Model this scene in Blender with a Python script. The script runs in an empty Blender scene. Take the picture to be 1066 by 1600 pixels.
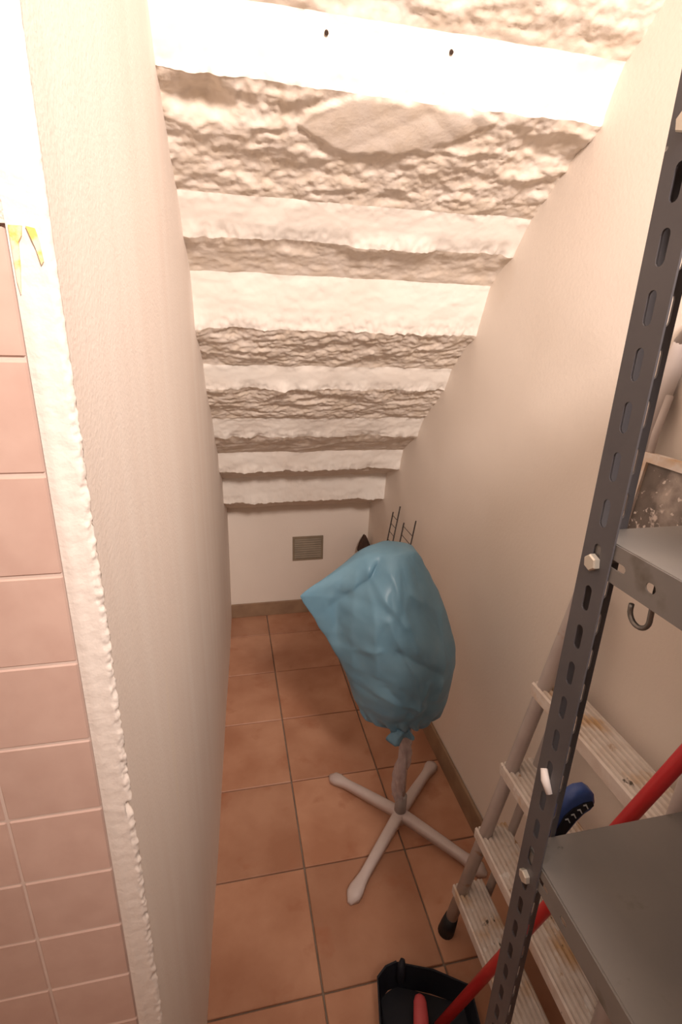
import bpy, bmesh, math, random
from mathutils import Vector, Matrix, noise
random.seed(7)

# ---------------------------------------------------------------- camera, world, light, exposure
scene = bpy.context.scene
COL = scene.collection
EYE = 1.468
YAW, PITCH, ROLL, FOCAL = 0.2226, 0.3445, 0.03287, 805.67
cam = bpy.data.cameras.new('camera')
cam.sensor_fit = 'VERTICAL'; cam.sensor_height = 36.0; cam.lens = 36.0 * FOCAL / 1600.0
cam.clip_start = 0.01
camo = bpy.data.objects.new('camera', cam); COL.objects.link(camo)
fw = Vector((math.sin(YAW) * math.cos(PITCH), math.cos(YAW) * math.cos(PITCH), -math.sin(PITCH)))
rt = Vector((math.cos(YAW), -math.sin(YAW), 0)); up = rt.cross(fw)
rt2 = math.cos(ROLL) * rt + math.sin(ROLL) * up
up2 = -math.sin(ROLL) * rt + math.cos(ROLL) * up
camo.matrix_world = Matrix(((rt2.x, up2.x, -fw.x, 0), (rt2.y, up2.y, -fw.y, 0), (rt2.z, up2.z, -fw.z, EYE), (0, 0, 0, 1)))
scene.camera = camo

w = bpy.data.worlds.new('world'); scene.world = w; w.use_nodes = True
w.node_tree.nodes['Background'].inputs[0].default_value = (1.0, 0.86, 0.74, 1)
w.node_tree.nodes['Background'].inputs[1].default_value = 0.05

# room lamp behind the viewer; cone added to dim near floor and tiled wall
ld = bpy.data.lights.new('lamp_added_cone', 'SPOT'); ld.energy = 148; ld.color = (1.0, .838, .742); ld.shadow_soft_size = .15
ld.spot_size = math.radians(88); ld.spot_blend = 1.0
lo = bpy.data.objects.new('lamp_added_cone', ld); COL.objects.link(lo); lo.location = (.32, -.47, 2.24)
lo.rotation_euler = (Vector((.33, 2.30, .94)) - Vector(lo.location)).to_track_quat('-Z', 'Y').to_euler()

# added fill light, lifts the low right wall and the end wall
ld = bpy.data.lights.new('fill_light', 'POINT'); ld.energy = 9; ld.color = (1.0, .835, .75); ld.shadow_soft_size = .12
lo = bpy.data.objects.new('fill_light', ld); COL.objects.link(lo); lo.location = (-.70, -.60, 2.35)

scene.view_settings.view_transform = 'Standard'; scene.view_settings.look = 'None'
scene.view_settings.gamma = 1.0; scene.view_settings.use_curve_mapping = False
scene.view_settings.exposure = 0.25

# ---------------------------------------------------------------- materials
def mat(name, c1, c2=None, scale=8.0, rough=0.8, bump=0.0, bscale=60.0, bdist=0.002, metal=0.0, detail=6.0,
        rand=0.0, spots=None, stretch=None, trans=0.0, alpha=1.0, spec=0.5, lo=0.35, hi=0.65):
    m = bpy.data.materials.new(name); m.use_nodes = True
    nt = m.node_tree; N = nt.nodes; L = nt.links
    b = N['Principled BSDF']
    b.inputs['Roughness'].default_value = rough; b.inputs['Metallic'].default_value = metal
    b.inputs['Specular IOR Level'].default_value = spec
    tc = N.new('ShaderNodeTexCoord'); src = tc.outputs['Object']
    if rand:
        oi = N.new('ShaderNodeObjectInfo'); mp = N.new('ShaderNodeMapping')
        L.new(src, mp.inputs['Vector']); 
        mm = N.new('ShaderNodeMath'); mm.operation = 'MULTIPLY'; mm.inputs[1].default_value = 37.0
        L.new(oi.outputs['Random'], mm.inputs[0]); L.new(mm.outputs[0], mp.inputs['Location']); src = mp.outputs['Vector']
    if stretch:
        mp2 = N.new('ShaderNodeMapping'); mp2.inputs['Scale'].default_value = stretch
        L.new(src, mp2.inputs['Vector']); csrc = mp2.outputs['Vector']
    else: csrc = src
    col = None
    if c2:
        n = N.new('ShaderNodeTexNoise'); n.inputs['Scale'].default_value = scale; n.inputs['Detail'].default_value = detail
        L.new(csrc, n.inputs['Vector'])
        r = N.new('ShaderNodeValToRGB'); r.color_ramp.elements[0].position = lo; r.color_ramp.elements[1].position = hi
        r.color_ramp.elements[0].color = (*c1, 1); r.color_ramp.elements[1].color = (*c2, 1)
        L.new(n.outputs['Fac'], r.inputs['Fac']); col = r.outputs['Color']
    if rand and col is not None:
        hs = N.new('ShaderNodeHueSaturation'); L.new(col, hs.inputs['Color'])
        mr = N.new('ShaderNodeMapRange'); mr.inputs['To Min'].default_value = 1 - rand; mr.inputs['To Max'].default_value = 1 + rand
        L.new(oi.outputs['Random'], mr.inputs['Value']); L.new(mr.outputs['Result'], hs.inputs['Value']); col = hs.outputs['Color']
    for sp in (spots or []):   # (colour, scale, threshold, softness)
        n2 = N.new('ShaderNodeTexNoise'); n2.inputs['Scale'].default_value = sp[1]; n2.inputs['Detail'].default_value = 5
        if len(sp) > 4:
            mp3 = N.new('ShaderNodeMapping'); mp3.inputs['Scale'].default_value = sp[4]; L.new(src, mp3.inputs['Vector']); L.new(mp3.outputs['Vector'], n2.inputs['Vector'])
        else: L.new(src, n2.inputs['Vector'])
        mr = N.new('ShaderNodeMapRange'); mr.inputs['From Min'].default_value = sp[2]; mr.inputs['From Max'].default_value = sp[2] + sp[3]
        L.new(n2.outputs['Fac'], mr.inputs['Value'])
        mx = N.new('ShaderNodeMix'); mx.data_type = 'RGBA'
        L.new(mr.outputs['Result'], mx.inputs['Factor'])
        if col is None: mx.inputs['A'].default_value = (*c1, 1)
        else: L.new(col, mx.inputs['A'])
        mx.inputs['B'].default_value = (*sp[0], 1); col = mx.outputs['Result']
    if col is None: b.inputs['Base Color'].default_value = (*c1, 1)
    else: L.new(col, b.inputs['Base Color'])
    if bump:
        n3 = N.new('ShaderNodeTexNoise'); n3.inputs['Scale'].default_value = bscale; n3.inputs['Detail'].default_value = 5
        L.new(src, n3.inputs['Vector'])
        bp = N.new('ShaderNodeBump'); bp.inputs['Strength'].default_value = bump; bp.inputs['Distance'].default_value = bdist
        L.new(n3.outputs['Fac'], bp.inputs['Height']); L.new(bp.outputs['Normal'], b.inputs['Normal'])
    out = N['Material Output']; sh = b.outputs['BSDF']
    if trans:
        t = N.new('ShaderNodeBsdfTranslucent'); ms = N.new('ShaderNodeMixShader'); ms.inputs[0].default_value = trans
        if col is None: t.inputs['Color'].default_value = (*c1, 1)
        else: L.new(col, t.inputs['Color'])
        L.new(sh, ms.inputs[1]); L.new(t.outputs[0], ms.inputs[2]); sh = ms.outputs[0]
    if alpha < 1:
        t = N.new('ShaderNodeBsdfTransparent'); ms = N.new('ShaderNodeMixShader'); ms.inputs[0].default_value = 1 - alpha
        L.new(sh, ms.inputs[1]); L.new(t.outputs[0], ms.inputs[2]); sh = ms.outputs[0]
    L.new(sh, out.inputs['Surface'])
    return m

M = {}
M['plaster'] = mat('plaster', (.86, .775, .69), (.89, .81, .73), 3.0, .9, .22, 130, .002, spots=[((.70, .55, .40), 1.6, .62, .3)])
M['stucco'] = mat('stucco', (.84, .74, .67), (.81, .70, .63), 9.0, .9, .7, 420, .003)
M['leftwall'] = mat('left_plaster', (.86, .775, .71), (.89, .82, .76), 3.0, .75, .30, 210, .002, stretch=(6, 6, .5),
                    spots=[((.88, .80, .72), 22, .66, .06, (1, 1, .06))])
M['smooth'] = mat('smooth_plaster', (.90, .86, .80), (.87, .81, .74), 7.0, .85, .25, 70, .002)
M['rubble'] = mat('painted_rubble', (.84, .76, .68), (.77, .67, .56), 22.0, .9, .3, 90, .003)
M['grout'] = mat('floor_grout', (.22, .17, .13), (.30, .24, .19), 30, .95)
M['wgrout'] = mat('wall_grout', (.78, .63, .56), (.72, .57, .50), 30, .9)
M['floor_tile'] = mat('terracotta_tile', (.45, .215, .125), (.58, .315, .20), 6.0, .45, .15, 90, .001, rand=.10,
                      spots=[((.42, .17, .09), 11, .60, .2)], detail=9)
M['wall_tile'] = mat('pink_wall_tile', (.66, .46, .39), (.71, .51, .435), 34.0, .35, .10, 70, .0006, rand=.04, detail=9)
M['skirting'] = mat('skirting_tile', (.28, .18, .115), (.36, .24, .15), 14, .6)
M['paint_yellow'] = mat('yellow_paint', (.86, .60, .16), (.86, .74, .58), 110, .7, lo=.42, hi=.58)
M['post'] = mat('grey_steel', (.085, .082, .092), (.105, .10, .108), 12, .45, .1, 300, .0003, spots=[((.42, .40, .38), 55, .74, .03)])
M['shelf'] = mat('shelf_steel', (.19, .18, .175), (.23, .215, .20), 7, .5, .1, 200, .0004,
                 spots=[((.10, .08, .06), 14, .62, .12), ((.02, .02, .02), 24, .70, .04)])
M['bolt'] = mat('zinc', (.62, .58, .50), (.70, .66, .58), 40, .35, metal=.6)
M['hook'] = mat('hook_steel', (.20, .19, .18), (.28, .26, .24), 30, .35, metal=.7)
M['stile'] = mat('ladder_tube', (.48, .42, .40), (.56, .50, .47), 14, .5, spots=[((.40, .22, .12), 18, .70, .06)])
M['tread'] = mat('ladder_tread', (.70, .61, .54), (.80, .73, .67), 40, .7, .25, 90, .001,
                 spots=[((.62, .42, .24), 16, .54, .16), ((.44, .27, .14), 30, .66, .06), ((.10, .08, .06), 34, .70, .04), ((.88, .84, .80), 26, .64, .05)])
M['rubber'] = mat('black_rubber', (.012, .012, .014), None, rough=.6)
M['mat'] = mat('platform_mat', (.13, .11, .10), (.20, .17, .15), 30, .8, .5, 200, .001,
               spots=[((.45, .39, .35), 14, .52, .14), ((.66, .58, .53), 34, .58, .05), ((.70, .63, .58), 90, .62, .04)])
M['red'] = mat('red_plastic', (.52, .025, .03), (.60, .035, .04), 10, .35)
M['pinkred'] = mat('faded_red_plastic', (.50, .07, .08), (.56, .09, .10), 16, .5)
M['black'] = mat('black_plastic', (.010, .011, .016), (.016, .018, .026), 8, .6, spec=.25)
M['blue'] = mat('blue_plastic', (.02, .05, .20), (.03, .07, .25), 20, .45)
M['pale'] = mat('pale_stem', (.62, .48, .44), None, rough=.5)
M['grey_print'] = mat('grey_print', (.60, .62, .62), None, rough=.6)
M['fan'] = mat('fan_plastic', (.66, .56, .54), (.70, .61, .58), 20, .45)
M['fan_grey'] = mat('fan_grey', (.36, .34, .34), (.40, .38, .38), 30, .45)
M['bag'] = mat('blue_bag', (.185, .375, .51), (.24, .44, .57), 9, .38, .25, 60, .002, trans=.30, alpha=.88)
M['film'] = mat('clear_film', (.62, .56, .60), (.80, .74, .76), 40, .25, .6, 70, .003, trans=.3, alpha=.6)
M['wire'] = mat('dark_wire', (.06, .05, .045), None, rough=.5, metal=.4)
M['brown'] = mat('dark_brown', (.04, .022, .015), (.08, .045, .03), 40, .9)
M['vent'] = mat('vent_metal', (.25, .20, .14), (.30, .24, .17), 20, .6)
M['dark'] = mat('hole_dark', (.05, .03, .02), None, rough=.9)
M['white'] = mat('white_plastic', (.80, .74, .72), None, rough=.5)

# ---------------------------------------------------------------- helpers
def link(name, me, material, parent=None, smooth=False):
    o = bpy.data.objects.new(name, me); COL.objects.link(o)
    if material and not me.materials: me.materials.append(M[material])
    if smooth:
        for p in me.polygons: p.use_smooth = True
    if parent: o.parent = parent
    return o
def mesh(name, v, f):
    me = bpy.data.meshes.new(name); me.from_pydata([tuple(p) for p in v], [], f); me.update(); return me
def empty(name, loc, label, cat, group=None):
    o = bpy.data.objects.new(name, None); COL.objects.link(o); o.location = loc; o.empty_display_size = .05
    return tag(o, label, cat, group)
def tag(o, label, cat, group=None):
    o['label'] = label; o['category'] = cat
    if group: o['group'] = group
    return o
def struct(o, label=None):
    o['kind'] = 'structure'
    if label: o['label'] = label
    return o
class MB:
    def __init__(s): s.v = []; s.f = []
    def add(s, v, f):
        k = len(s.v); s.v += [Vector(p) for p in v]; s.f += [tuple(i + k for i in q) for q in f]; return s
    def box(s, a, b, ch=0.0):
        (x0, y0, z0), (x1, y1, z1) = a, b
        if ch <= 0:
            return s.add([(x0, y0, z0), (x1, y0, z0), (x1, y1, z0), (x0, y1, z0), (x0, y0, z1), (x1, y0, z1), (x1, y1, z1), (x0, y1, z1)],
                         [(3, 2, 1, 0), (4, 5, 6, 7), (0, 1, 5, 4), (1, 2, 6, 5), (2, 3, 7, 6), (3, 0, 4, 7)])
        bm = bmesh.new(); bmesh.ops.create_cube(bm, size=1)
        for q in bm.verts: q.co = Vector(((x0 + x1) / 2 + q.co.x * (x1 - x0), (y0 + y1) / 2 + q.co.y * (y1 - y0), (z0 + z1) / 2 + q.co.z * (z1 - z0)))
        bmesh.ops.bevel(bm, geom=bm.edges[:], offset=ch, segments=1, affect='EDGES')
        bm.verts.index_update(); s.add([q.co for q in bm.verts], [[q.index for q in f.verts] for f in bm.faces]); bm.free(); return s
    def tube(s, pts, r, n=12, cap=True, flat=1.0):
        pts = [Vector(p) for p in pts]; rs = r if isinstance(r, (list, tuple)) else [r] * len(pts)
        t0 = (pts[1] - pts[0]).normalized(); a = t0.orthogonal().normalized()
        if abs(t0.z) < .9: a = Vector((0, 0, 1)).cross(t0).normalized()
        V = []; F = []
        for i, p in enumerate(pts):
            t = (pts[min(i + 1, len(pts) - 1)] - pts[max(i - 1, 0)]).normalized()
            a = (a - t * a.dot(t)).normalized(); b = t.cross(a)
            for k in range(n):
                an = 2 * math.pi * k / n; V.append(p + a * math.cos(an) * rs[i] + b * math.sin(an) * rs[i] * flat)
        for i in range(len(pts) - 1):
            for k in range(n): F.append((i * n + k, i * n + (k + 1) % n, (i + 1) * n + (k + 1) % n, (i + 1) * n + k))
        if cap: F.append(tuple(range(n))[::-1]); F.append(tuple((len(pts) - 1) * n + k for k in range(n)))
        return s.add(V, F)
    def prism(s, poly, axis, a, b):
        """poly of 2-D points extruded along axis 0/1/2 from a to b"""
        def P(p, t):
            q = [p[0], p[1]]; q.insert(axis, t); return q
        n = len(poly)
        return s.add([P(p, a) for p in poly] + [P(p, b) for p in poly],
                     [tuple(range(n))[::-1], tuple(range(n, 2 * n))] + [(i, (i + 1) % n, n + (i + 1) % n, n + i) for i in range(n)])
    def build(s, name, material, parent=None, smooth=False, fix=True):
        me = mesh(name, s.v, s.f)
        if fix:
            bm = bmesh.new(); bm.from_mesh(me); bmesh.ops.recalc_face_normals(bm, faces=bm.faces); bm.to_mesh(me); bm.free()
        return link(name, me, material, parent, smooth)
def rel(o, parent):
    """keep world-coordinate mesh data while parenting to an Empty placed at the thing's base"""
    o.parent = parent; o.matrix_parent_inverse = Matrix.Translation(parent.location).inverted(); return o
def fb(x, y, z, s, o=4):
    return noise.fractal(Vector((x * s, y * s, z * s)), 1.0, 2.0, o)
def smooth01(t): t = max(0., min(1., t)); return t * t * (3 - 2 * t)

# ---------------------------------------------------------------- the setting
RW, BW = 0.702, 2.445            # right wall, back wall
CEIL = 2.75
def leftx(y): return -0.135 + 0.047 * y
FRONT = 0.42                      # tiled wall face on the left

# floor : bed plus one object per tile
bed = MB().box((-1.75, -1.65, -.05), (RW, BW, -.006)).build('floor', 'grout'); struct(bed, 'terracotta tiled floor with dark joints')
P = .303; G = .0022
tile_me = MB().box((-P / 2 + G, -P / 2 + G, -.010), (P / 2 - G, P / 2 - G, 0), .0016).build('tile', 'floor_tile')
tm = tile_me.data; bpy.data.objects.remove(tile_me)
xs = [.162 + P * i for i in range(-6, 3)]; ys = [2.252 - P * j for j in range(-1, 13)]
for x0 in xs:
    for y1 in ys:
        x1, y0 = x0 + P, y1 - P
        if x1 < -.45 and y0 > FRONT: continue
        if x1 < leftx(y1) - .005 and y0 > FRONT + .02: continue
        cx0, cx1, cy0, cy1 = max(x0, -1.74), min(x1, RW - .001), max(y0, -1.64), min(y1, BW - .001)
        if cx1 - cx0 < .01 or cy1 - cy0 < .01: continue
        if abs(cx1 - cx0 - P) < 1e-6 and abs(cy1 - cy0 - P) < 1e-6:
            o = link('tile', tm, None, bed)
            o.location = ((x0 + x1) / 2, (y0 + y1) / 2, random.uniform(-.0006, .0006))
        else:
            cx, cy = (cx0 + cx1) / 2, (cy0 + cy1) / 2
            o = MB().box((cx0 + G - cx, cy0 + G - cy, -.010), (cx1 - G - cx, cy1 - G - cy, 0), .0016).build('tile', 'floor_tile', bed)
            o.location = (cx, cy, 0)

# right wall : one plastered sheet with thickness, gently uneven
def sheet(name, material, fn, nu, nv, label=None, parent=None):
    V = [fn(i / nu, j / nv) for j in range(nv + 1) for i in range(nu + 1)]
    F = [(j * (nu + 1) + i, j * (nu + 1) + i + 1, (j + 1) * (nu + 1) + i + 1, (j + 1) * (nu + 1) + i) for j in range(nv) for i in range(nu)]
    o = link(name, mesh(name, V, F), material, parent, True)
    return o
def rwall(u, v):
    y = -1.65 + u * (BW + 1.65); z = -.01 + v * (CEIL + .01)
    d = .0035 * fb(y, 3.1, z, 2.2, 3)
    return (RW + abs(d), y, z)
o = sheet('wall_right', 'plaster', rwall, 160, 110); struct(o, 'plain cream plastered wall on the right of the passage')
o2 = MB().box((RW + .02, -1.65, -.05), (RW + .10, BW + .1, CEIL)).build('wall_backing', 'plaster', o)
b = MB().box((leftx(BW) - .3, BW, -.05), (RW + .1, BW + .1, 1.2)).build('wall_back', 'plaster'); struct(b, 'plain plastered end wall under the lowest step')
# room behind the camera, so the lamp light bounces as it would
struct(MB().box((-1.85, -1.75, -.05), (RW + .1, -1.65, CEIL)).build('wall_behind', 'plaster'), 'plastered wall behind the viewer')
struct(MB().box((-1.85, -1.75, -.05), (-1.75, .52, CEIL)).build('wall_room_side', 'plaster'), 'plastered wall at the far left of the room')
struct(MB().box((-1.85, -1.75, CEIL), (RW + .1, .60, CEIL + .08)).build('ceiling', 'plaster'), 'flat plastered ceiling above the viewer')

# left wall with its ragged plaster corner: plan profile swept in height
prof = []
for i in range(7): prof.append(('f', -.1365 + .0035 * i, .4185))
for i in range(1, 7):
    a = math.pi / 2 * i / 7; prof.append(('c', -.1155 + .006 * math.sin(a), .4185 + .006 * (1 - math.cos(a))))
yy = .4265
k = 0
while yy < BW + .01:
    prof.append(('w', None, yy)); k += 1; yy += .003 * 1.13 ** min(k, 24)
prof.append(('w', None, BW + .02))
zs = []
z = -.01
while z < CEIL + .003:
    zs.append(z); z += .0024 if .5 < z < 1.70 else .02
V = []; F = []; nP = len(prof)
for z in zs:
    chip = .0016 * smooth01((1.47 - z) / .10) * (.55 + .9 * abs(noise.noise(Vector((4, 2, z * 7))))) + .0005
    for kind, x, y in prof:
        if kind == 'w':
            near = math.exp(-(y - .4265) / .006)
            x0 = leftx(y) + .0035 * fb(1.0, y, z * .6, 2.0, 2) - .004 * near * 0
            ca = chip * near * noise.noise(Vector((3, y * 300, z * 150))) + chip * .8 * near * noise.noise(Vector((7, y * 400, z * 320)))
            V.append((x0 + ca, y + ca, z))
        elif kind == 'c':
            n1 = chip * (noise.noise(Vector((x * 120, y * 120, z * 130))) * 1.2 + noise.noise(Vector((x * 300, y * 300, z * 290))) * 1.0)
            notch = -.006 * math.exp(-((z - 1.0085) / .007) ** 2)
            V.append((x + n1 + notch, y - n1 - notch, z))
        else:
            edge = smooth01((x + .1365) / .004)
            n1 = (.0005 * noise.noise(Vector((x * 160, 0, z * 110))) + .0006 * fb(x, 0, z, 60, 2)) * edge
            bead = -.0015 * math.exp(-((x + .1295) / .003) ** 2) * smooth01((1.50 - z) / .05)
            V.append((x, y + n1 + bead, z))
for j in range(len(zs) - 1):
    for i in range(nP - 1): F.append((j * nP + i, j * nP + i + 1, (j + 1) * nP + i + 1, (j + 1) * nP + i))
wl = link('wall_left', mesh('wall_left', V, F), 'leftwall', None, True); struct(wl, 'cream plaster side wall with a ragged chipped corner')
bpy.context.view_layer.update()

# tiled front wall at far left: plaster above, recessed bed, one object per tile
TT = 1.5255; TX = -.1372; TP = .0855
def front_up(u, v):
    x = -1.75 + u * (1.75 - .1365); z = TT + v * (CEIL - TT)
    return (x, .4185 + .0006 * fb(x, 2, z, 18, 3) * smooth01((-.1365 - x) / .01), z)
wf = MB().box((-1.75, .4218, -.05), (TX + .002, .52, CEIL)).build('wall_left_front', 'wgrout'); struct(wf, 'wall beside the passage, pink tiles below and rough plaster above')
sheet('plaster_panel', 'stucco', front_up, 150, 90, None, wf)
MB().box((-1.75, .4185, TT - .0005), (TX + .001, .4285, TT + .001)).build('plaster_ledge', 'stucco', wf)
tms = []
for big in (0, 1):
    g = .0012
    t = MB().box((-TP / 2 + g, 0, -TP / 2 + g), (TP / 2 - g, .0085, TP / 2 - g), .0013).build('tile', 'wall_tile'); tms.append(t.data); bpy.data.objects.remove(t)
for r in range(18):
    for c in range(12):
        zc = TT - .0005 - TP * (r + .5)
        if zc < 0: continue
        o = link('tile', tms[0], None, wf); o.location = (TX - TP * (c + .5), .4205 + random.uniform(-.0002, .0002), zc)
def smear(pts, parent):
    n = len(pts); c = Vector((sum(p[0] for p in pts) / n, sum(p[1] for p in pts) / n))
    V = [(p[0], .4168, p[1]) for p in pts] + [(p[0], .4185, p[1]) for p in pts]
    F = [tuple(range(n))] + [(i, n + i, n + (i + 1) % n, (i + 1) % n) for i in range(n)]
    o = link('paint_smear', mesh('paint_smear', V, F), 'paint_yellow', parent); o['label'] = 'yellow paint smear'; return o
smear([(-.1345, 1.524), (-.1265, 1.524), (-.1275, 1.518), (-.1300, 1.514), (-.1310, 1.500), (-.1335, 1.482), (-.1345, 1.49)], wf)
smear([(-.1242, 1.524), (-.1190, 1.523), (-.1172, 1.515), (-.1165, 1.503), (-.1180, 1.501), (-.1200, 1.511)], wf)

# skirting
struct(MB().box((leftx(BW) - .01, BW - .010, 0), (RW, BW, .078), .002).build('baseboard_back', 'skirting'), 'brown tile skirting along the end wall')
struct(MB().box((RW - .010, -1.64, 0), (RW, BW - .0105, .085), .002).build('baseboard_right', 'skirting'), 'brown tile skirting along the right wall')

# ---------------------------------------------------------------- underside of the stairs
# profile (y, z, roughness of the stretch that ends here)
prof = [(.43, 2.75), (.44, 2.42), (.60, 2.29), (.635, 2.215), (.78, 2.105), (.822, 2.03), (.982, 1.918), (1.022, 1.838), (1.225, 1.715), (1.285, 1.642), (1.385, 1.584),
        (1.435, 1.455), (1.58, 1.354), (1.622, 1.282), (1.78, 1.166), (1.835, 1.090), (1.985, 1.000), (2.018, .912), (2.185, .842), (2.207, .717), (2.45, .612)]
kinds = ['riser', 'tread', 'riser', 'tread', 'riser', 'tread', 'riser', 'tread', 'riser', 'tread', 'riser', 'tread', 'riser', 'tread', 'riser', 'tread', 'riser', 'tread', 'riser', 'tread']
rough = [.2, 1, .2, 1, .2, 1.0, .10, 1.2, .22, .55, .28, 1.15, .15, 1.1, .35, .6, .35, .5, .35, .4]
NX = 300
X0, X1 = -.16, RW + .012
def rockiness(p):
    d, pts = noise.voronoi(p); return d[1] - d[0], d[0]
PATCH = [(0.143, 1.08), (.165, 1.10), (0.187, 1.108), (.22, 1.118), (0.263, 1.124), (.34, 1.112), (0.425, 1.086), (.47, 1.06), (0.501, 1.035), (.46, 1.02), (0.24, 1.02), (.16, 1.05)]
def inpatch(x, y):
    c = False; n = len(PATCH); dm = 9
    for i in range(n):
        (xa, ya), (xb, yb) = PATCH[i], PATCH[i - 1]
        if (ya > y) != (yb > y) and x < (xb - xa) * (y - ya) / (yb - ya) + xa: c = not c
        t = max(0, min(1, ((x - xa) * (xb - xa) + (y - ya) * (yb - ya)) / ((xb - xa) ** 2 + (yb - ya) ** 2 + 1e-9)))
        dm = min(dm, math.hypot(x - xa - t * (xb - xa), y - ya - t * (yb - ya)))
    return dm if c else -dm
def soffit_point(seg, t, x):
    (ya, za), (yb, zb) = prof[seg], prof[seg + 1]
    y = ya + (yb - ya) * t; z = za + (zb - za) * t
    n = Vector((0, -(za - zb), -(yb - ya))).normalized()
    n = Vector((0, -.72, -.69))
    # roughness blends across the joints so that neighbouring pieces share their edge
    ra = rough[seg]; rp = rough[max(seg - 1, 0)]; rn = rough[min(seg + 1, len(rough) - 1)]
    L = math.hypot(yb - ya, zb - za); d = .022
    r = ra
    if t * L < d: r = (ra + rp) / 2 + (ra - rp) / 2 * (t * L / d)
    if (1 - t) * L < d: r = (ra + rn) / 2 + (ra - rn) / 2 * ((1 - t) * L / d)
    # sagging, uneven convex edge
    if kinds[seg] == 'riser': eb = smooth01((t - .55) / .45)
    else: eb = smooth01(1 - t / .45)
    idx = seg if kinds[seg] == 'riser' else seg - 1
    edge = (.010 * noise.noise(Vector((x * 5.5, idx * 3.7, 0))) + .007 * noise.noise(Vector((x * 17, idx * 5.1, 2))) + .006 * noise.noise(Vector((x * 44, idx * 5.1, 4))) + .003 * noise.noise(Vector((x * 110, idx * 5.1, z * 60)))) * eb
    p = Vector((x, y, z))
    e1, e0 = rockiness(Vector((x * 22 + .3 * fb(x, y, z, 20, 2), y * 38, z * 38)))
    f1, f0 = rockiness(Vector((x * 55, y * 85, z * 85)))
    big = noise.noise(Vector((x * 9, y * 14, z * 14)))
    g1, g0 = rockiness(Vector((x * 10 + .4 * fb(x, y, z, 14, 2), y * 21, z * 21)))
    rg = noise.ridged_multi_fractal(Vector((x * 8 + y * 6, y * 17, z * 17)), .9, 2.1, 5, 1.0, 2.0)
    rock = .0060 * (rg - 1.0) + .006 * (min(g1, .35) - .2) + .0040 * (min(e1, .40) - .22) + .0022 * (min(f1, .4) - .22) + .006 * big + .0018 * fb(x, y, z, 60, 3)
    sm = .0030 * fb(x, y, z, 9, 3)
    h = rock * r + sm * (1.3 - min(r, 1)) + edge
    m = (inpatch(x, y) + .008 * noise.noise(Vector((x * 35, y * 35, 1)))) if seg in (6, 7) else -1
    if seg == 7 or seg == 6:
        wgt = smooth01((m + .002) / .010)
        if seg == 6: wgt *= smooth01((t - .6) / .4)
        flat = .008 + .006 * abs(noise.noise(Vector((x * 7 + y * 12, 0, 7)))) + .004 * abs(noise.noise(Vector((x * 13 - y * 22, 3, 7))))
        h = h * (1 - wgt) + flat * wgt
    if seg == 7:   # deep hollow at the left end under the big step
        h -= .030 * math.exp(-((x + .015) / .055) ** 2 - ((y - 1.058) / .022) ** 2)
        h += .010 * math.exp(-((x + .05) / .05) ** 2 - ((y - 1.10) / .02) ** 2)
    if seg == 9: h -= .006 * smooth01(t * 3) * smooth01((1 - t) * 3)
    return p + n * h
soff = MB().box((X0, .60, 2.75), (RW + .1, .72, 2.83)).build('ceiling_stairs', 'smooth'); struct(soff, 'whitewashed underside of a staircase, rough treads and smoother risers')
names = {'riser': 'step_riser', 'tread': 'step_underside'}
for s in range(len(kinds)):
    L = math.hypot(prof[s + 1][0] - prof[s][0], prof[s + 1][1] - prof[s][1])
    vis = 5 <= s
    nx = NX if vis else 60
    nt = max(6, int(L / (.0042 if 5 <= s <= 14 else .007))) if vis else 8
    V = []; F = []
    for j in range(nt + 1):
        for i in range(nx + 1): V.append(soffit_point(s, j / nt, X0 + (X1 - X0) * i / nx))
    for j in range(nt):
        for i in range(nx): F.append((j * (nx + 1) + i, j * (nx + 1) + i + 1, (j + 1) * (nx + 1) + i + 1, (j + 1) * (nx + 1) + i))
    link(names[kinds[s]], mesh(names[kinds[s]], V, F), 'smooth' if kinds[s] == 'riser' and s != 0 else ('rubble' if s else 'plaster'), soff, True)
for x, y, z in ((.176, .990, 1.896), (.384, .990, 1.906)):
    q = soffit_point(6, .25, x)
    nb = MB().tube([q + Vector((0, .003, .003)), q + Vector((0, -.003, -.002))], .0032, 10).build('nail', 'dark', soff)

# ---------------------------------------------------------------- air vent
V0 = empty('air_vent', (.38, BW, .31), 'square brown metal air vent low on the end wall', 'vent')
def part(mb, name, material, root, smooth=False):
    o = mb.build(name, material, None, smooth); return rel(o, root)
x0, x1, z0, z1 = .302, .462, .312, .444
fr = MB().box((x0, BW - .008, z0), (x0 + .010, BW, z1)).box((x1 - .010, BW - .008, z0), (x1, BW, z1)).box((x0 + .01, BW - .008, z1 - .010), (x1 - .01, BW, z1)).box((x0 + .01, BW - .008, z0), (x1 - .01, BW, z0 + .010))
part(fr, 'vent_frame', 'vent', V0)
part(MB().box((x0 + .01, BW - .002, z0 + .01), (x1 - .01, BW - .0005, z1 - .01)), 'vent_backing', 'vent', V0)
for i in range(9):
    zc = z0 + .016 + i * .0125
    part(MB().add([(x0 + .01, BW - .003, zc + .005), (x1 - .01, BW - .003, zc + .005), (x1 - .01, BW - .0075, zc - .004), (x0 + .01, BW - .0075, zc - .004),
                   (x0 + .01, BW - .002, zc + .004), (x1 - .01, BW - .002, zc + .004), (x1 - .01, BW - .0065, zc - .005), (x0 + .01, BW - .0065, zc - .005)],
                  [(0, 1, 2, 3), (7, 6, 5, 4), (0, 3, 7, 4), (1, 5, 6, 2), (0, 4, 5, 1), (3, 2, 6, 7)]), 'slat', 'vent', V0)

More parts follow.
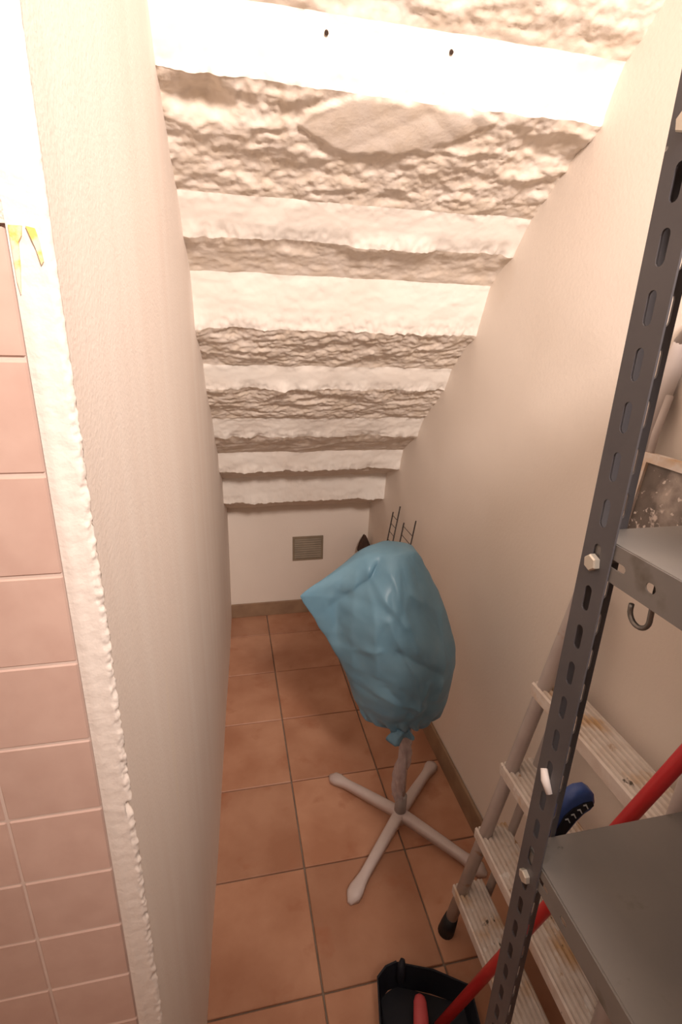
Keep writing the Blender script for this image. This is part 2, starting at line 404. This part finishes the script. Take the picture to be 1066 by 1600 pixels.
# ---------------------------------------------------------------- wire rack and bundle in the back corner
R0 = empty('wire_rack', (.60, 1.85, 0), 'thin dark wire rack leaning on the right wall behind the blue bag', 'rack')
wires = [(1.97, .733), (1.905, .780), (1.83, .737), (1.72, .786)]
def wx(z): return .575 + .135 * z
for y, zt in wires:
    part(MB().tube([(wx(0), y, .002), (wx(zt * .5), y, zt * .5), (wx(zt), y, zt)], .0028, 6), 'wire', 'wire', R0, True)
for (a, b) in ((0, 1), (2, 3), (1, 2)):
    zt = min(wires[a][1], wires[b][1]) - .012 if b - a == 1 and a != 1 else .34; n = 19 if a != 1 else 2
    mb = MB()
    for i in range(n):
        z = zt - i * (.036 if a != 1 else .26)
        if z < .03: break
        part(MB().tube([(wx(z) - .002, wires[a][0], z), (wx(z) - .002, wires[b][0], z)], .0014, 5), 'cross_wire', 'wire', R0, True)
B0 = empty('bundle', (.655, 2.36, 0), 'dark brown ragged bundle in the back corner, its tip above the bag', 'bundle')
part(MB().tube([(.66, 2.39, 0), (.66, 2.385, .20), (.662, 2.375, .38)], [.012, .012, .012], 8), 'stick', 'brown', B0, True)
mb = MB()
V = []; F = []
for j in range(9):
    t = j / 8
    for i in range(14):
        a = 2 * math.pi * i / 14; r = (.012 + .026 * math.sin(math.pi * (t * .8 + .15))) * (1 - t ** 4 * .7) + .008 * noise.noise(Vector((i * 1.7, j * .9, 3)))
        V.append((.664 + r * math.cos(a) * .9, 2.37 + r * math.sin(a) * .8, .34 + .125 * t + .008 * noise.noise(Vector((i * 2.1, j, 9)))))
for j in range(8):
    for i in range(14): F.append((j * 14 + i, j * 14 + (i + 1) % 14, (j + 1) * 14 + (i + 1) % 14, (j + 1) * 14 + i))
F.append(tuple(range(14))[::-1]); F.append(tuple(8 * 14 + i for i in range(14)))
mb.add(V, F); part(mb, 'bristles', 'brown', B0)

# ---------------------------------------------------------------- pedestal fan under a blue bag
FX, FY = .472, 1.118
A = empty('pedestal_fan', (FX, FY, 0), 'white four-legged pedestal fan standing under a blue bag', 'fan')
part(MB().tube([(FX, FY, .030), (FX, FY, .058), (FX, FY, .066)], [.026, .024, .020], 20), 'base_hub', 'fan', A, True)
for ex, ey in ((.293, 1.337), (.672, 1.325), (.266, .917), (.670, .917)):
    d = Vector((ex - FX, ey - FY, 0)); L = d.length; d.normalize(); s = Vector((-d.y, d.x, 0))
    V = []; F = []; nst = 16
    for i in range(nst + 1):
        t = i / nst; c = Vector((FX, FY, 0)) + d * (L * t)
        wd = .0125 + .004 * (1 - t) + .008 * math.exp(-((t - .90) / .10) ** 2)
        zt = .048 * (1 - t) ** .8 + .020; zb = max(.0, zt - .024 - .004 * (1 - t))
        if t > .96: wd *= .75; zt -= .003
        if i == nst: wd *= .5; zt -= .004
        for u, zz in ((-1, zb), (-1, zt - .006), (-.62, zt), (.62, zt), (1, zt - .006), (1, zb)): V.append(c + s * u * wd + Vector((0, 0, zz)))
    for i in range(nst):
        for k in range(6): F.append((i * 6 + k, i * 6 + (k + 1) % 6, (i + 1) * 6 + (k + 1) % 6, (i + 1) * 6 + k))
    F += [tuple(range(6))[::-1], tuple(nst * 6 + k for k in range(6))]
    part(MB().add(V, F), 'leg', 'fan', A, True)
part(MB().tube([(FX, FY, .060), (FX, FY, .125), (FX, FY, .130)], [.0185, .0175, .013], 18), 'collar', 'fan_grey', A, True)
part(MB().tube([(FX, FY, .12), (FX - .004, FY, .64)], .0115, 14), 'pole', 'fan', A, True)
HX, HY, HZ = .435, 1.115, .665
part(MB().tube([(HX + .03, HY + .075, HZ), (HX + .02, HY + .05, HZ), (HX + .005, HY + .005, HZ)], [.030, .046, .046], 18), 'motor_housing', 'fan_grey', A, True)
for rr in (.045, .085, .122):
    ring = [(HX + rr * math.cos(2 * math.pi * i / 28) * .9, HY - .035 + .03 * (rr / .122) ** 2, HZ + rr * math.sin(2 * math.pi * i / 28)) for i in range(29)]
    part(MB().tube(ring, .0022, 5, False), 'guard_ring', 'fan', A, True)
# the bag
rows = [(.962, .345, .415), (.955, .315, .440), (.935, .285, .455), (.900, .238, .475), (.872, .195, .492), (.842, .158, .508), (.822, .166, .516), (.787, .186, .532), (.749, .205, .547), (.712, .226, .560),
        (.675, .247, .570), (.636, .266, .5745), (.600, .280, .5735), (.562, .291, .571), (.525, .303, .567), (.490, .318, .560), (.465, .335, .551), (.448, .362, .535), (.437, .392, .515), (.430, .425, .495)]
def interp(z):
    for a, b in zip(rows, rows[1:]):
        if a[0] >= z >= b[0]:
            t = (a[0] - z) / (a[0] - b[0]); return a[1] + (b[1] - a[1]) * t, a[2] + (b[2] - a[2]) * t
    return rows[-1][1:]
NT, NZ = 260, 150
CREASE = [([(.306, .955), (.32, .906), (.386, .812)], .012, .012), ([(.307, .938), (.328, .666)], .009, .009), ([(.358, .925), (.389, .835), (.418, .744)], .010, .011),
          ([(.26, .93), (.248, .833), (.25, .718)], -.022, .022), ([(.381, .744), (.503, .65)], -.012, .014), ([(.407, .877), (.502, .806)], .013, .014),
          ([(.503, .799), (.509, .677), (.492, .579)], .010, .012), ([(.343, .61), (.45, .555)], .009, .012), ([(.264, .706), (.329, .748)], .008, .010),
          ([(.347, .823), (.424, .668), (.449, .565)], .012, .011), ([(.286, .93), (.273, .778), (.286, .608)], .008, .008), ([(.358, .637), (.435, .526)], -.009, .010),
          ([(.46, .644), (.435, .522)], .010, .009)]
V = []; F = []
for j in range(NZ + 1):
    tt = j / NZ; tt2 = .5 - .5 * math.cos(math.pi * (tt * .94 + .03)); z = .962 - (.962 - .430) * tt
    a, b = interp(z)
    core = max(a, .300 - .03 * (z > .8)); vert = math.sin(math.pi * max(0.02, min(.98, (z - .415) / .56))) ** .55
    for i in range(NT):
        th = 2 * math.pi * i / NT
        x = (a + b) / 2 + (b - a) / 2 * math.cos(th)
        sx = smooth01((x - .165) / .22)
        d = (.016 + .108 * sx) * vert
        # folds fan out from the crown and gather again at the neck
        side = i > NT / 2
        ang = math.atan2(x - .375, 1.02 - z) + .10 * noise.noise(Vector((x * 6, z * 6, 3 + 4 * side)))
        rad = math.hypot(x - .375, .965 - z)
        cr = 0
        for fq, am, ph in ((6.5, .024, .4), (11.0, .015, 1.7), (21.0, .006, .2)):
            cr += am * (abs(math.sin(ang * fq * .5 + ph + side * 1.3 + .6 * noise.noise(Vector((z * 7, x * 3, fq))))) - .62)
        fold = cr * smooth01(rad / .10) * (1 - .35 * smooth01((.55 - z) / .1))
        cv = noise.voronoi(Vector((x * 8 + z * 3, z * 6, side * 9.0)))[0]
        fold += .012 * (min(cv[1] - cv[0], .5) - .2) * smooth01(rad / .08) + .007 * noise.noise(Vector((x * 9 + z * 3, z * 4, 1 + side * 5))) + .003 * noise.noise(Vector((x * 30, z * 16, 2)))
        if side:
            for pl, am, wd in CREASE:
                dm = 9
                for (xa, za), (xb, zb) in zip(pl, pl[1:]):
                    q = max(0., min(1., ((x - xa) * (xb - xa) + (z - za) * (zb - za)) / ((xb - xa) ** 2 + (zb - za) ** 2)))
                    dd = math.hypot(x - xa - q * (xb - xa), z - za - q * (zb - za)) + .0
                    dm = min(dm, dd)
                fold += .72 * am * math.exp(-abs(dm / wd) ** 1.4)
        gather = .007 * math.sin(th * 17 + 2 * noise.noise(Vector((z * 20, th, 0)))) * smooth01((.52 - z) / .07)
        s = math.sin(th); y = 1.118 + s * (d + fold * min(1, d / .05)) + (-.02 if s < 0 else .0) * sx
        xx = x + gather * math.cos(th) + .003 * noise.noise(Vector((z * 30, th * 2, 5)))
        V.append((xx, y + gather * s, z + .004 * noise.noise(Vector((x * 20, z * 20, 8)))))
for j in range(NZ):
    for i in range(NT): F.append((j * NT + i, (j + 1) * NT + i, (j + 1) * NT + (i + 1) % NT, j * NT + (i + 1) % NT))
F.append(tuple(range(NT)))
# tucked-in mouth of the bag
k0 = len(V)
for ring, (r, z) in enumerate(((.036, .438), (.022, .452), (.016, .485))):
    for i in range(NT):
        th = 2 * math.pi * i / NT; g = 1 + .16 * math.sin(th * 13)
        V.append((FX - .006 + r * g * math.cos(th), FY + r * g * math.sin(th), z))
prev = NZ * NT
for ring in range(3):
    cur = k0 + ring * NT
    for i in range(NT): F.append((prev + i, cur + i, cur + (i + 1) % NT, prev + (i + 1) % NT))
    prev = cur
bg = empty('plastic_bag', (.43, 1.118, .43), 'large light blue plastic bag pulled over the fan head', 'bag')
part(MB().add(V, F), 'bag_body', 'bag', bg, True)
V = []; F = []
for j in range(7):
    for i in range(9):
        u = i / 8; t = j / 6
        V.append((.392 + .062 * u + .006 * math.sin(t * 5 + u * 4), 1.050 + .012 * math.sin(u * 9 + t * 2) - .004 * t, .448 - .044 * t * (1 - .5 * abs(u - .35))))
for j in range(6):
    for i in range(8): F.append((j * 9 + i, j * 9 + i + 1, (j + 1) * 9 + i + 1, (j + 1) * 9 + i))
fl = part(MB().add(V, F), 'bag_mouth_flap', 'bag', bg, True)
sm = fl.modifiers.new('thick', 'SOLIDIFY'); sm.thickness = .0012
V = []; F = []
for j in range(41):
    t = j / 40; z = .432 - .305 * t
    for i in range(28):
        th = 2 * math.pi * i / 28
        r = .0175 + .006 * noise.noise(Vector((math.cos(th) * 2.2, math.sin(th) * 2.2 + 3, z * 22))) + .004 * math.sin(th * 5 + z * 60) + .005 * math.exp(-((z - .40) / .03) ** 2)
        V.append((FX - .009 + .007 * math.sin(z * 26) + r * math.cos(th), FY - .003 + r * math.sin(th), z))
for j in range(40):
    for i in range(28): F.append((j * 28 + i, j * 28 + (i + 1) % 28, (j + 1) * 28 + (i + 1) % 28, (j + 1) * 28 + i))
fo = MB().add(V, F).build('plastic_wrap', 'film', None, True)
tag(fo, 'crumpled clear plastic wrap hanging around the fan pole', 'wrap')

# ---------------------------------------------------------------- folded step ladder against the right wall
def sX(z): return .498 + .136 * z
def farY(z): return .806 - .065 * z
def nearY(z): return .370 + .075 * z
Ld = empty('step_ladder', (.50, .60, 0), 'paint-splashed white step ladder folded against the right wall behind the shelving', 'ladder')
TOP = 1.46
for fY in (farY, nearY):
    part(MB().tube([(sX(z), fY(z), z) for z in (.035, .5, 1.0, TOP)], .0145, 16), 'stile', 'stile', Ld, True)
    part(MB().tube([(sX(.0), fY(0), 0), (sX(.03), fY(.03), .030), (sX(.06), fY(.06), .060)], [.021, .0195, .0165], 16), 'rubber_foot', 'rubber', Ld, True)
    sgn = -1 if fY is farY else 1
    def rx(z): return .578 + .100 * z
    part(MB().tube([(rx(z), fY(z) + sgn * .004, z) for z in (.035, .5, 1.0)], .0100, 14), 'rear_leg', 'stile', Ld, True)
    part(MB().tube([(rx(.0), fY(0) + sgn * .004, 0), (rx(.05), fY(.05) + sgn * .004, .052)], [.017, .0135], 14), 'rubber_foot', 'rubber', Ld, True)
part(MB().tube([(sX(TOP), farY(TOP), TOP), (sX(TOP + .03) - .004, farY(TOP) - .02, TOP + .034), (sX(TOP + .03) - .004, nearY(TOP) + .02, TOP + .034), (sX(TOP), nearY(TOP), TOP)], .0145, 14), 'top_rail', 'stile', Ld, True)
def tread(z, name='tread'):
    xf = sX(z) - .018; W = .080
    # ribbed cross-section
    top = []; n = 6
    for i in range(n):
        a = xf + .006 + (W - .012) * i / n; wv = (W - .012) / n
        top += [(a + wv * .10, z - .0055), (a + wv * .28, z), (a + wv * .72, z), (a + wv * .90, z - .0055)]
    poly = [(xf, z - .028), (xf, z - .003), (xf + .004, z)] + top + [(xf + W - .004, z), (xf + W, z - .003), (xf + W, z - .022), (xf + W - .003, z - .022), (xf + W - .003, z - .009), (xf + .003, z - .009), (xf + .003, z - .028)]
    ya, yb = nearY(z) - .004, farY(z) + .017
    n = len(poly)
    V = [(p[0], ya, p[1]) for p in poly] + [(p[0], yb, p[1]) for p in poly]
    F = [(i, (i + 1) % n, n + (i + 1) % n, n + i) for i in range(n)] + [tuple(range(n)), tuple(range(n, 2 * n))[::-1]]
    bm_ = MB().add(V, F)
    o = part(bm_, name, 'tread', Ld)
    bm = bmesh.new(); bm.from_mesh(o.data); bmesh.ops.triangulate(bm, faces=[f for f in bm.faces if len(f.verts) > 4]); bm.to_mesh(o.data); bm.free()
    for y, sg in ((ya, 1), (yb, -1)):      # end brackets
        part(MB().tube([(xf + .040, y + sg * .012, z - .019), (xf + .040, y + sg * .044, z - .019)], .011, 14), 'bracket', 'rubber', Ld, True)
    return o
for z in (.165, .369, .574, .795): tread(z)
# folded standing platform: white rim and dark mat, hanging on the ladder's upper part
pa, pb = 1.02, 1.292
pc = Vector((.655, 0, 1.155)); pz = Vector((.10, 0, 1)).normalized(); px = Vector((1, 0, -.10)).normalized()
def plat(y, h, dpt): return Vector((.640, 0, 1.135)) + pz * h + px * dpt + Vector((0, y, 0))
y0, y1, hh = .500, .690, .160
def slab(ya, yb, ha, hb, da, db):
    c = [plat(ya, ha, da), plat(yb, ha, da), plat(yb, hb, da), plat(ya, hb, da), plat(ya, ha, db), plat(yb, ha, db), plat(yb, hb, db), plat(ya, hb, db)]
    return MB().add(c, [(0, 1, 2, 3), (7, 6, 5, 4), (0, 4, 5, 1), (1, 5, 6, 2), (2, 6, 7, 3), (3, 7, 4, 0)])
for a in ((y0, y0 + .012, 0, hh), (y1 - .012, y1, 0, hh), (y0 + .012, y1 - .012, hh - .014, hh), (y0 + .012, y1 - .012, 0, .012)):
    part(slab(a[0], a[1], a[2], a[3], -.006, .016), 'platform_rim', 'tread', Ld)
part(slab(y0 + .012, y1 - .012, .012, hh - .014, -.001, .010), 'platform_mat', 'mat', Ld)
part(MB().tube([plat(y1 - .004, hh - .01, .004), plat(y1 + .004, hh + .03, .010), plat(y1 + .010, hh + .09, .020)], .006, 10), 'platform_hinge', 'stile', Ld, True)

# ---------------------------------------------------------------- slotted-angle shelving
S = empty('metal_shelving', (.34, .408, 0), 'grey slotted-angle metal shelving on the right, three shelves', 'shelving')
def capsule(cx, cz, hw, hl, n=7):
    pts = []
    for i in range(n): a = math.pi * i / (n - 1); pts.append((cx + hw * math.cos(a), cz + hl - hw + hw * math.sin(a)))
    for i in range(n): a = math.pi + math.pi * i / (n - 1); pts.append((cx + hw * math.cos(a), cz - hl + hw + hw * math.sin(a)))
    return pts
def holed(mb, to3, th, u0, u1, cells):
    """strip between u0..u1 made of cells (v0, v1, hole or None); to3(u, v, t) -> point; t = 0 outer, th inner"""
    for v0, v1, hole in cells:
        if hole is None:
            c = [(u0, v0), (u1, v0), (u1, v1), (u0, v1)]
            mb.add([to3(*p, 0) for p in c] + [to3(*p, th) for p in c], [(0, 1, 2, 3), (7, 6, 5, 4), (0, 4, 5, 1), (1, 5, 6, 2), (2, 6, 7, 3), (3, 7, 4, 0)]); continue
        cu = sum(p[0] for p in hole) / len(hole); cv = sum(p[1] for p in hole) / len(hole)
        def toedge(p):
            du, dv = p[0] - cu, p[1] - cv; s = 1e9
            if du > 1e-9: s = min(s, (u1 - cu) / du)
            if du < -1e-9: s = min(s, (u0 - cu) / du)
            if dv > 1e-9: s = min(s, (v1 - cv) / dv)
            if dv < -1e-9: s = min(s, (v0 - cv) / dv)
            return (cu + du * s, cv + dv * s)
        items = [(math.atan2(p[1] - cv, p[0] - cu), p, toedge(p)) for p in hole]
        # rectangle corners, tied to the nearest hole point
        for cn in ((u0, v0), (u1, v0), (u1, v1), (u0, v1)):
            h = min(hole, key=lambda p: (abs((math.atan2(p[1] - cv, p[0] - cu) - math.atan2(cn[1] - cv, cn[0] - cu) + math.pi) % (2 * math.pi) - math.pi)))
            items.append((math.atan2(cn[1] - cv, cn[0] - cu), h, cn))
        items.sort(key=lambda q: q[0])
        n = len(items)
        V = [to3(*q[1], 0) for q in items] + [to3(*q[2], 0) for q in items] + [to3(*q[1], th) for q in items] + [to3(*q[2], th) for q in items]
        F = []
        for i in range(n):
            j = (i + 1) % n
            F += [(i, n + i, n + j, j), (2 * n + j, 3 * n + j, 3 * n + i, 2 * n + i), (i, j, 2 * n + j, 2 * n + i), (n + j, n + i, 3 * n + i, 3 * n + j)]
        mb.add(V, F)
PT = .002; FL = .0386; FL2 = .0445; PITCH_S = .0445; ZS0 = 1.5790   # slot centres: ZS0 - k * pitch
ZTOP = 1.80
def slot_cells(zlo, zhi):
    cells = []; k = int((ZS0 - zlo) / PITCH_S)
    z = ZS0 - k * PITCH_S
    lo = z - PITCH_S / 2
    if lo > zlo: cells.append((zlo, lo, None))
    else: lo = zlo
    while z + PITCH_S / 2 < zhi:
        cells.append((max(zlo, z - PITCH_S / 2), z + PITCH_S / 2, z)); z += PITCH_S
    cells.append((z - PITCH_S / 2, zhi, None)); return cells
cells = slot_cells(0.004, ZTOP)
def post(cx, cy, sx, sy):
    """angle post whose outer corner is at cx, cy; flanges run towards sx (x) and sy (y)"""
    mb = MB()
    holed(mb, lambda u, v, t: (cx + sx * t, cy + sy * u, v), PT, 0.0, FL, [(a, b, None if h is None else capsule(FL * .5, h, .0048, .0138)) for a, b, h in cells])
    holed(mb, lambda u, v, t: (cx + sx * u, cy + sy * t, v), PT, PT, FL2, [(a, b, None if h is None else capsule(.0338, h, .0048, .0138)) for a, b, h in cells])
    o = part(mb, 'post', 'post', S)
    f = part(MB().box((min(cx, cx + sx * FL2), min(cy, cy + sy * FL), 0), (max(cx, cx + sx * FL2), max(cy, cy + sy * FL), .004)), 'post_foot', 'rubber', S)
    return o
SX0, SX1, SY0, SY1 = .34, .688, -.49, .408
post(SX0, SY1, 1, -1); post(SX1, SY1, -1, -1); post(SX0, SY0, 1, 1); post(SX1, SY0, -1, 1)
def hexbolt(p, d, parent, rot=.2):
    d = Vector(d); a = Vector((0, 0, 1)) if abs(d.z) < .9 else Vector((1, 0, 0)); b = d.cross(a)
    V = []
    for t, r in ((0, .0086), (.0048, .0086), (.0062, .0072)):
        for k in range(6): an = math.pi / 3 * k + rot; V.append(Vector(p) + d * t + a * math.cos(an) * r + b * math.sin(an) * r)
    F = [(r * 6 + k, r * 6 + (k + 1) % 6, (r + 1) * 6 + (k + 1) % 6, (r + 1) * 6 + k) for r in range(2) for k in range(6)] + [tuple(range(12, 18)), tuple(range(6))[::-1]]
    return part(MB().add(V, F), 'bolt', 'bolt', parent)
def shelf(zt, lip, bz):
    x0, x1, ya, yb = SX0 + PT + .0006, SX1 - PT - .0006, SY0 + PT + .0006, SY1 - PT - .0006
    th = .0012
    tb = MB().box((x0, ya, zt - th), (x1, yb, zt))
    o = part(tb, 'shelf_panel', 'shelf', S)
    mb = MB(); zc = zt - lip * .5
    # left lip with slot and round hole at its far end
    def cap(cy, hw, hl):
        return [(q[1], q[0]) for q in capsule(zc, cy, hw, hl)]
    cellsY = [(ya, .295, None), (.295, .338, [(q[1], q[0]) for q in capsule(zc - .001, .3225, .0044, .0057)]), (.338, .392, [(q[1], q[0]) for q in capsule(zc, .365, .0039, .0125)]), (.392, yb, None)]
    # strip coordinate u = z, v = y
    holed(mb, lambda u, v, t: (x0 + t, v, u), th, zt - lip, zt - th, [(a, b, None if h is None else [(q[1], q[0]) for q in h]) for a, b, h in cellsY])
    part(mb, 'shelf_lip', 'shelf', S)
    part(MB().box((x1 - th, ya, zt - lip), (x1, yb, zt - th)), 'shelf_lip', 'shelf', S)
    part(MB().box((x0 + th, yb - th, zt - lip), (x1 - th, yb, zt - th)), 'shelf_lip', 'shelf', S)
    part(MB().box((x0 + th, ya, zt - lip), (x1 - th, ya + th, zt - th)), 'shelf_lip', 'shelf', S)
    part(MB().tube([(x0 + .002, ya + .01, zt - .0012), (x0 + .002, yb - .01, zt - .0012)], .0016, 8), 'rolled_edge', 'shelf', S, True)
    hexbolt((SX0, SY1 - .019, bz), (-1, 0, 0), S); hexbolt((SX0, SY0 + .019, bz), (-1, 0, 0), S)
for zt, lip, bz in ((1.288, .0368, 1.262), (.868, .033, .832), (1.650, .0368, 1.618)): shelf(zt, lip, bz)
q = part(MB().tube([(SX0 - .0012, .396, .998), (SX0 - .003, .388, .989), (SX0 - .0012, .379, .978)], [.0040, .0052, .0040], 10), 'white_tag', 'white', S, True)
q['label'] = 'small white plastic tag on the post'
# hook under the upper shelf
HKX = .3535
hk = [(HKX, .327, 1.284), (HKX, .3265, 1.2545)]
for i in range(13):
    a = math.pi * i / 12
    hk.append((HKX, .3365 - .0114 * math.cos(a), 1.2335 - .0114 * math.sin(a)))
hk.append((HKX, .348, 1.2385))
V = []
mb = MB(); mb.tube(hk, .0024, 8)
ho = mb.build('hook', 'hook', None, True); tag(ho, 'bent steel hook hanging below the upper shelf', 'hook')

# ---------------------------------------------------------------- red pole, dustpan, hand brush, blue-handled tool
a, b_ = Vector((.3838, .6130, .012)), Vector((.6245, .3665, 1.2190))
d = (b_ - a)
pe = empty('broom_pole', a, 'long red pole leaning across the ladder behind the shelves', 'pole')
part(MB().tube([a + d * t for t in (0, .3, .7, 1.0)], .0105, 16), 'shaft', 'red', pe, True)
part(MB().tube([a + d * -.012, a + d * .03], .0125, 16), 'end_cap', 'black', pe, True)

dp = empty('dustpan', (.37, .62, 0), 'black plastic dustpan on the floor at the bottom of the picture', 'dustpan')
# open pan: floor, back wall and two flaring sides
base = [(.288, .700), (.335, .716), (.478, .650), (.455, .50), (.262, .53)]
def wallstrip(pts, h0, h1, t, name):
    V = []; F = []
    n = len(pts)
    for i, (x, y) in enumerate(pts):
        p = Vector((x, y)); c = Vector((.365, .60)); o_ = (p - c).normalized() * t
        hh = h0 + (h1 - h0) * i / (n - 1) if n > 1 else h0
        V += [(x, y, .004), (x + o_.x * 3, y + o_.y * 3, hh), (x + o_.x * 2, y + o_.y * 2, hh), (x - o_.x, y - o_.y, .006)]
    for i in range(n - 1):
        for k in range(4): F.append((i * 4 + k, i * 4 + (k + 1) % 4, (i + 1) * 4 + (k + 1) % 4, (i + 1) * 4 + k))
    F += [(0, 1, 2, 3), tuple((n - 1) * 4 + k for k in (3, 2, 1, 0))]
    return part(MB().add(V, F), name, 'black', dp)
mb = MB(); mb.prism(base, 2, .001, .005); part(mb, 'pan_floor', 'black', dp)
wallstrip([(.262, .53), (.275, .62), (.288, .700)], .035, .070, .004, 'pan_side')
wallstrip([(.288, .700), (.310, .714), (.335, .716)], .070, .078, .004, 'pan_corner')
wallstrip([(.335, .716), (.41, .688), (.478, .650)], .074, .064, .004, 'pan_back')
wallstrip([(.478, .650), (.470, .58), (.455, .50)], .064, .030, .004, 'pan_side')
part(MB().tube([(.336, .700, .05), (.342, .716, .080), (.346, .722, .088)], [.010, .009, .005], 10), 'pan_peg', 'black', dp, True)
hb = empty('hand_brush', (.355, .60, .006), 'faded red round-ended brush handle lying in the black dustpan', 'brush')
part(MB().tube([(.372, .668, .050), (.370, .664, .050), (.367, .655, .050), (.360, .63, .047), (.350, .60, .044), (.340, .57, .040)], [.004, .011, .0145, .0165, .017, .016], 16, flat=.65), 'handle', 'pinkred', hb, True)
part(MB().box((.305, .50, .008), (.365, .572, .052), .004), 'brush_head', 'black', hb)

tl = empty('hand_tool', (.408, .43, .80), 'blue and black curved grip handle with grey chevrons behind the lower shelf', 'tool')
YT = .434; sc = YT / .50
def tp(x, z): return Vector((x * sc, YT, EYE - (EYE - z) * sc))
outline = [(.459, .724), (.455, .745), (.457, .770), (.463, .795), (.474, .815), (.490, .8255), (.506, .825), (.518, .815), (.5235, .797), (.520, .790), (.508, .782), (.497, .768), (.488, .752), (.478, .735), (.474, .724)]
def extr(pts, y0, y1, name, material, ch=True):
    n = len(pts); P3 = [tp(*p) for p in pts]; c = sum(P3, Vector()) / n
    V = []
    rings = ((y0 + .002, .90), (y0, .84)) if False else None
    lay = [(y0, .86), (y0 + .0035, 1.0), (y1 - .0035, 1.0), (y1, .86)] if ch else [(y0, 1.0), (y1, 1.0)]
    for y, s in lay:
        for p in P3: q = c + (p - c) * s; V.append((q.x, y, q.z))
    F = [(r * n + i, r * n + (i + 1) % n, (r + 1) * n + (i + 1) % n, (r + 1) * n + i) for r in range(len(lay) - 1) for i in range(n)]
    F += [tuple(range(n))[::-1], tuple((len(lay) - 1) * n + i for i in range(n))]
    return part(MB().add(V, F), name, material, tl, ch)
extr(outline, YT - .010, YT + .010, 'grip', 'blue')
extr([(.463, .735), (.463, .760), (.470, .785), (.482, .798), (.500, .806), (.514, .806), (.518, .797), (.506, .790), (.494, .776), (.483, .757), (.474, .737)], YT - .0115, YT - .009, 'grip_inlay', 'black', False)
for i in range(4):
    cx, cz = .478 + .0088 * i, .777 + .0075 * i
    extr([(cx - .006, cz + .004), (cx - .001, cz + .0045), (cx + .0045, cz - .0055), (cx + .003, cz - .006), (cx - .0015, cz + .0015), (cx - .006, cz + .002)], YT - .0122, YT - .0112, 'chevron', 'grey_print', False)
part(MB().tube([tp(.4675, .728), tp(.466, .70), tp(.465, .665)], .0048, 12), 'stem', 'pale', tl, True)
part(MB().box((.392, .4085, .826), (.414, .436, .838), .002), 'clip', 'black', tl)
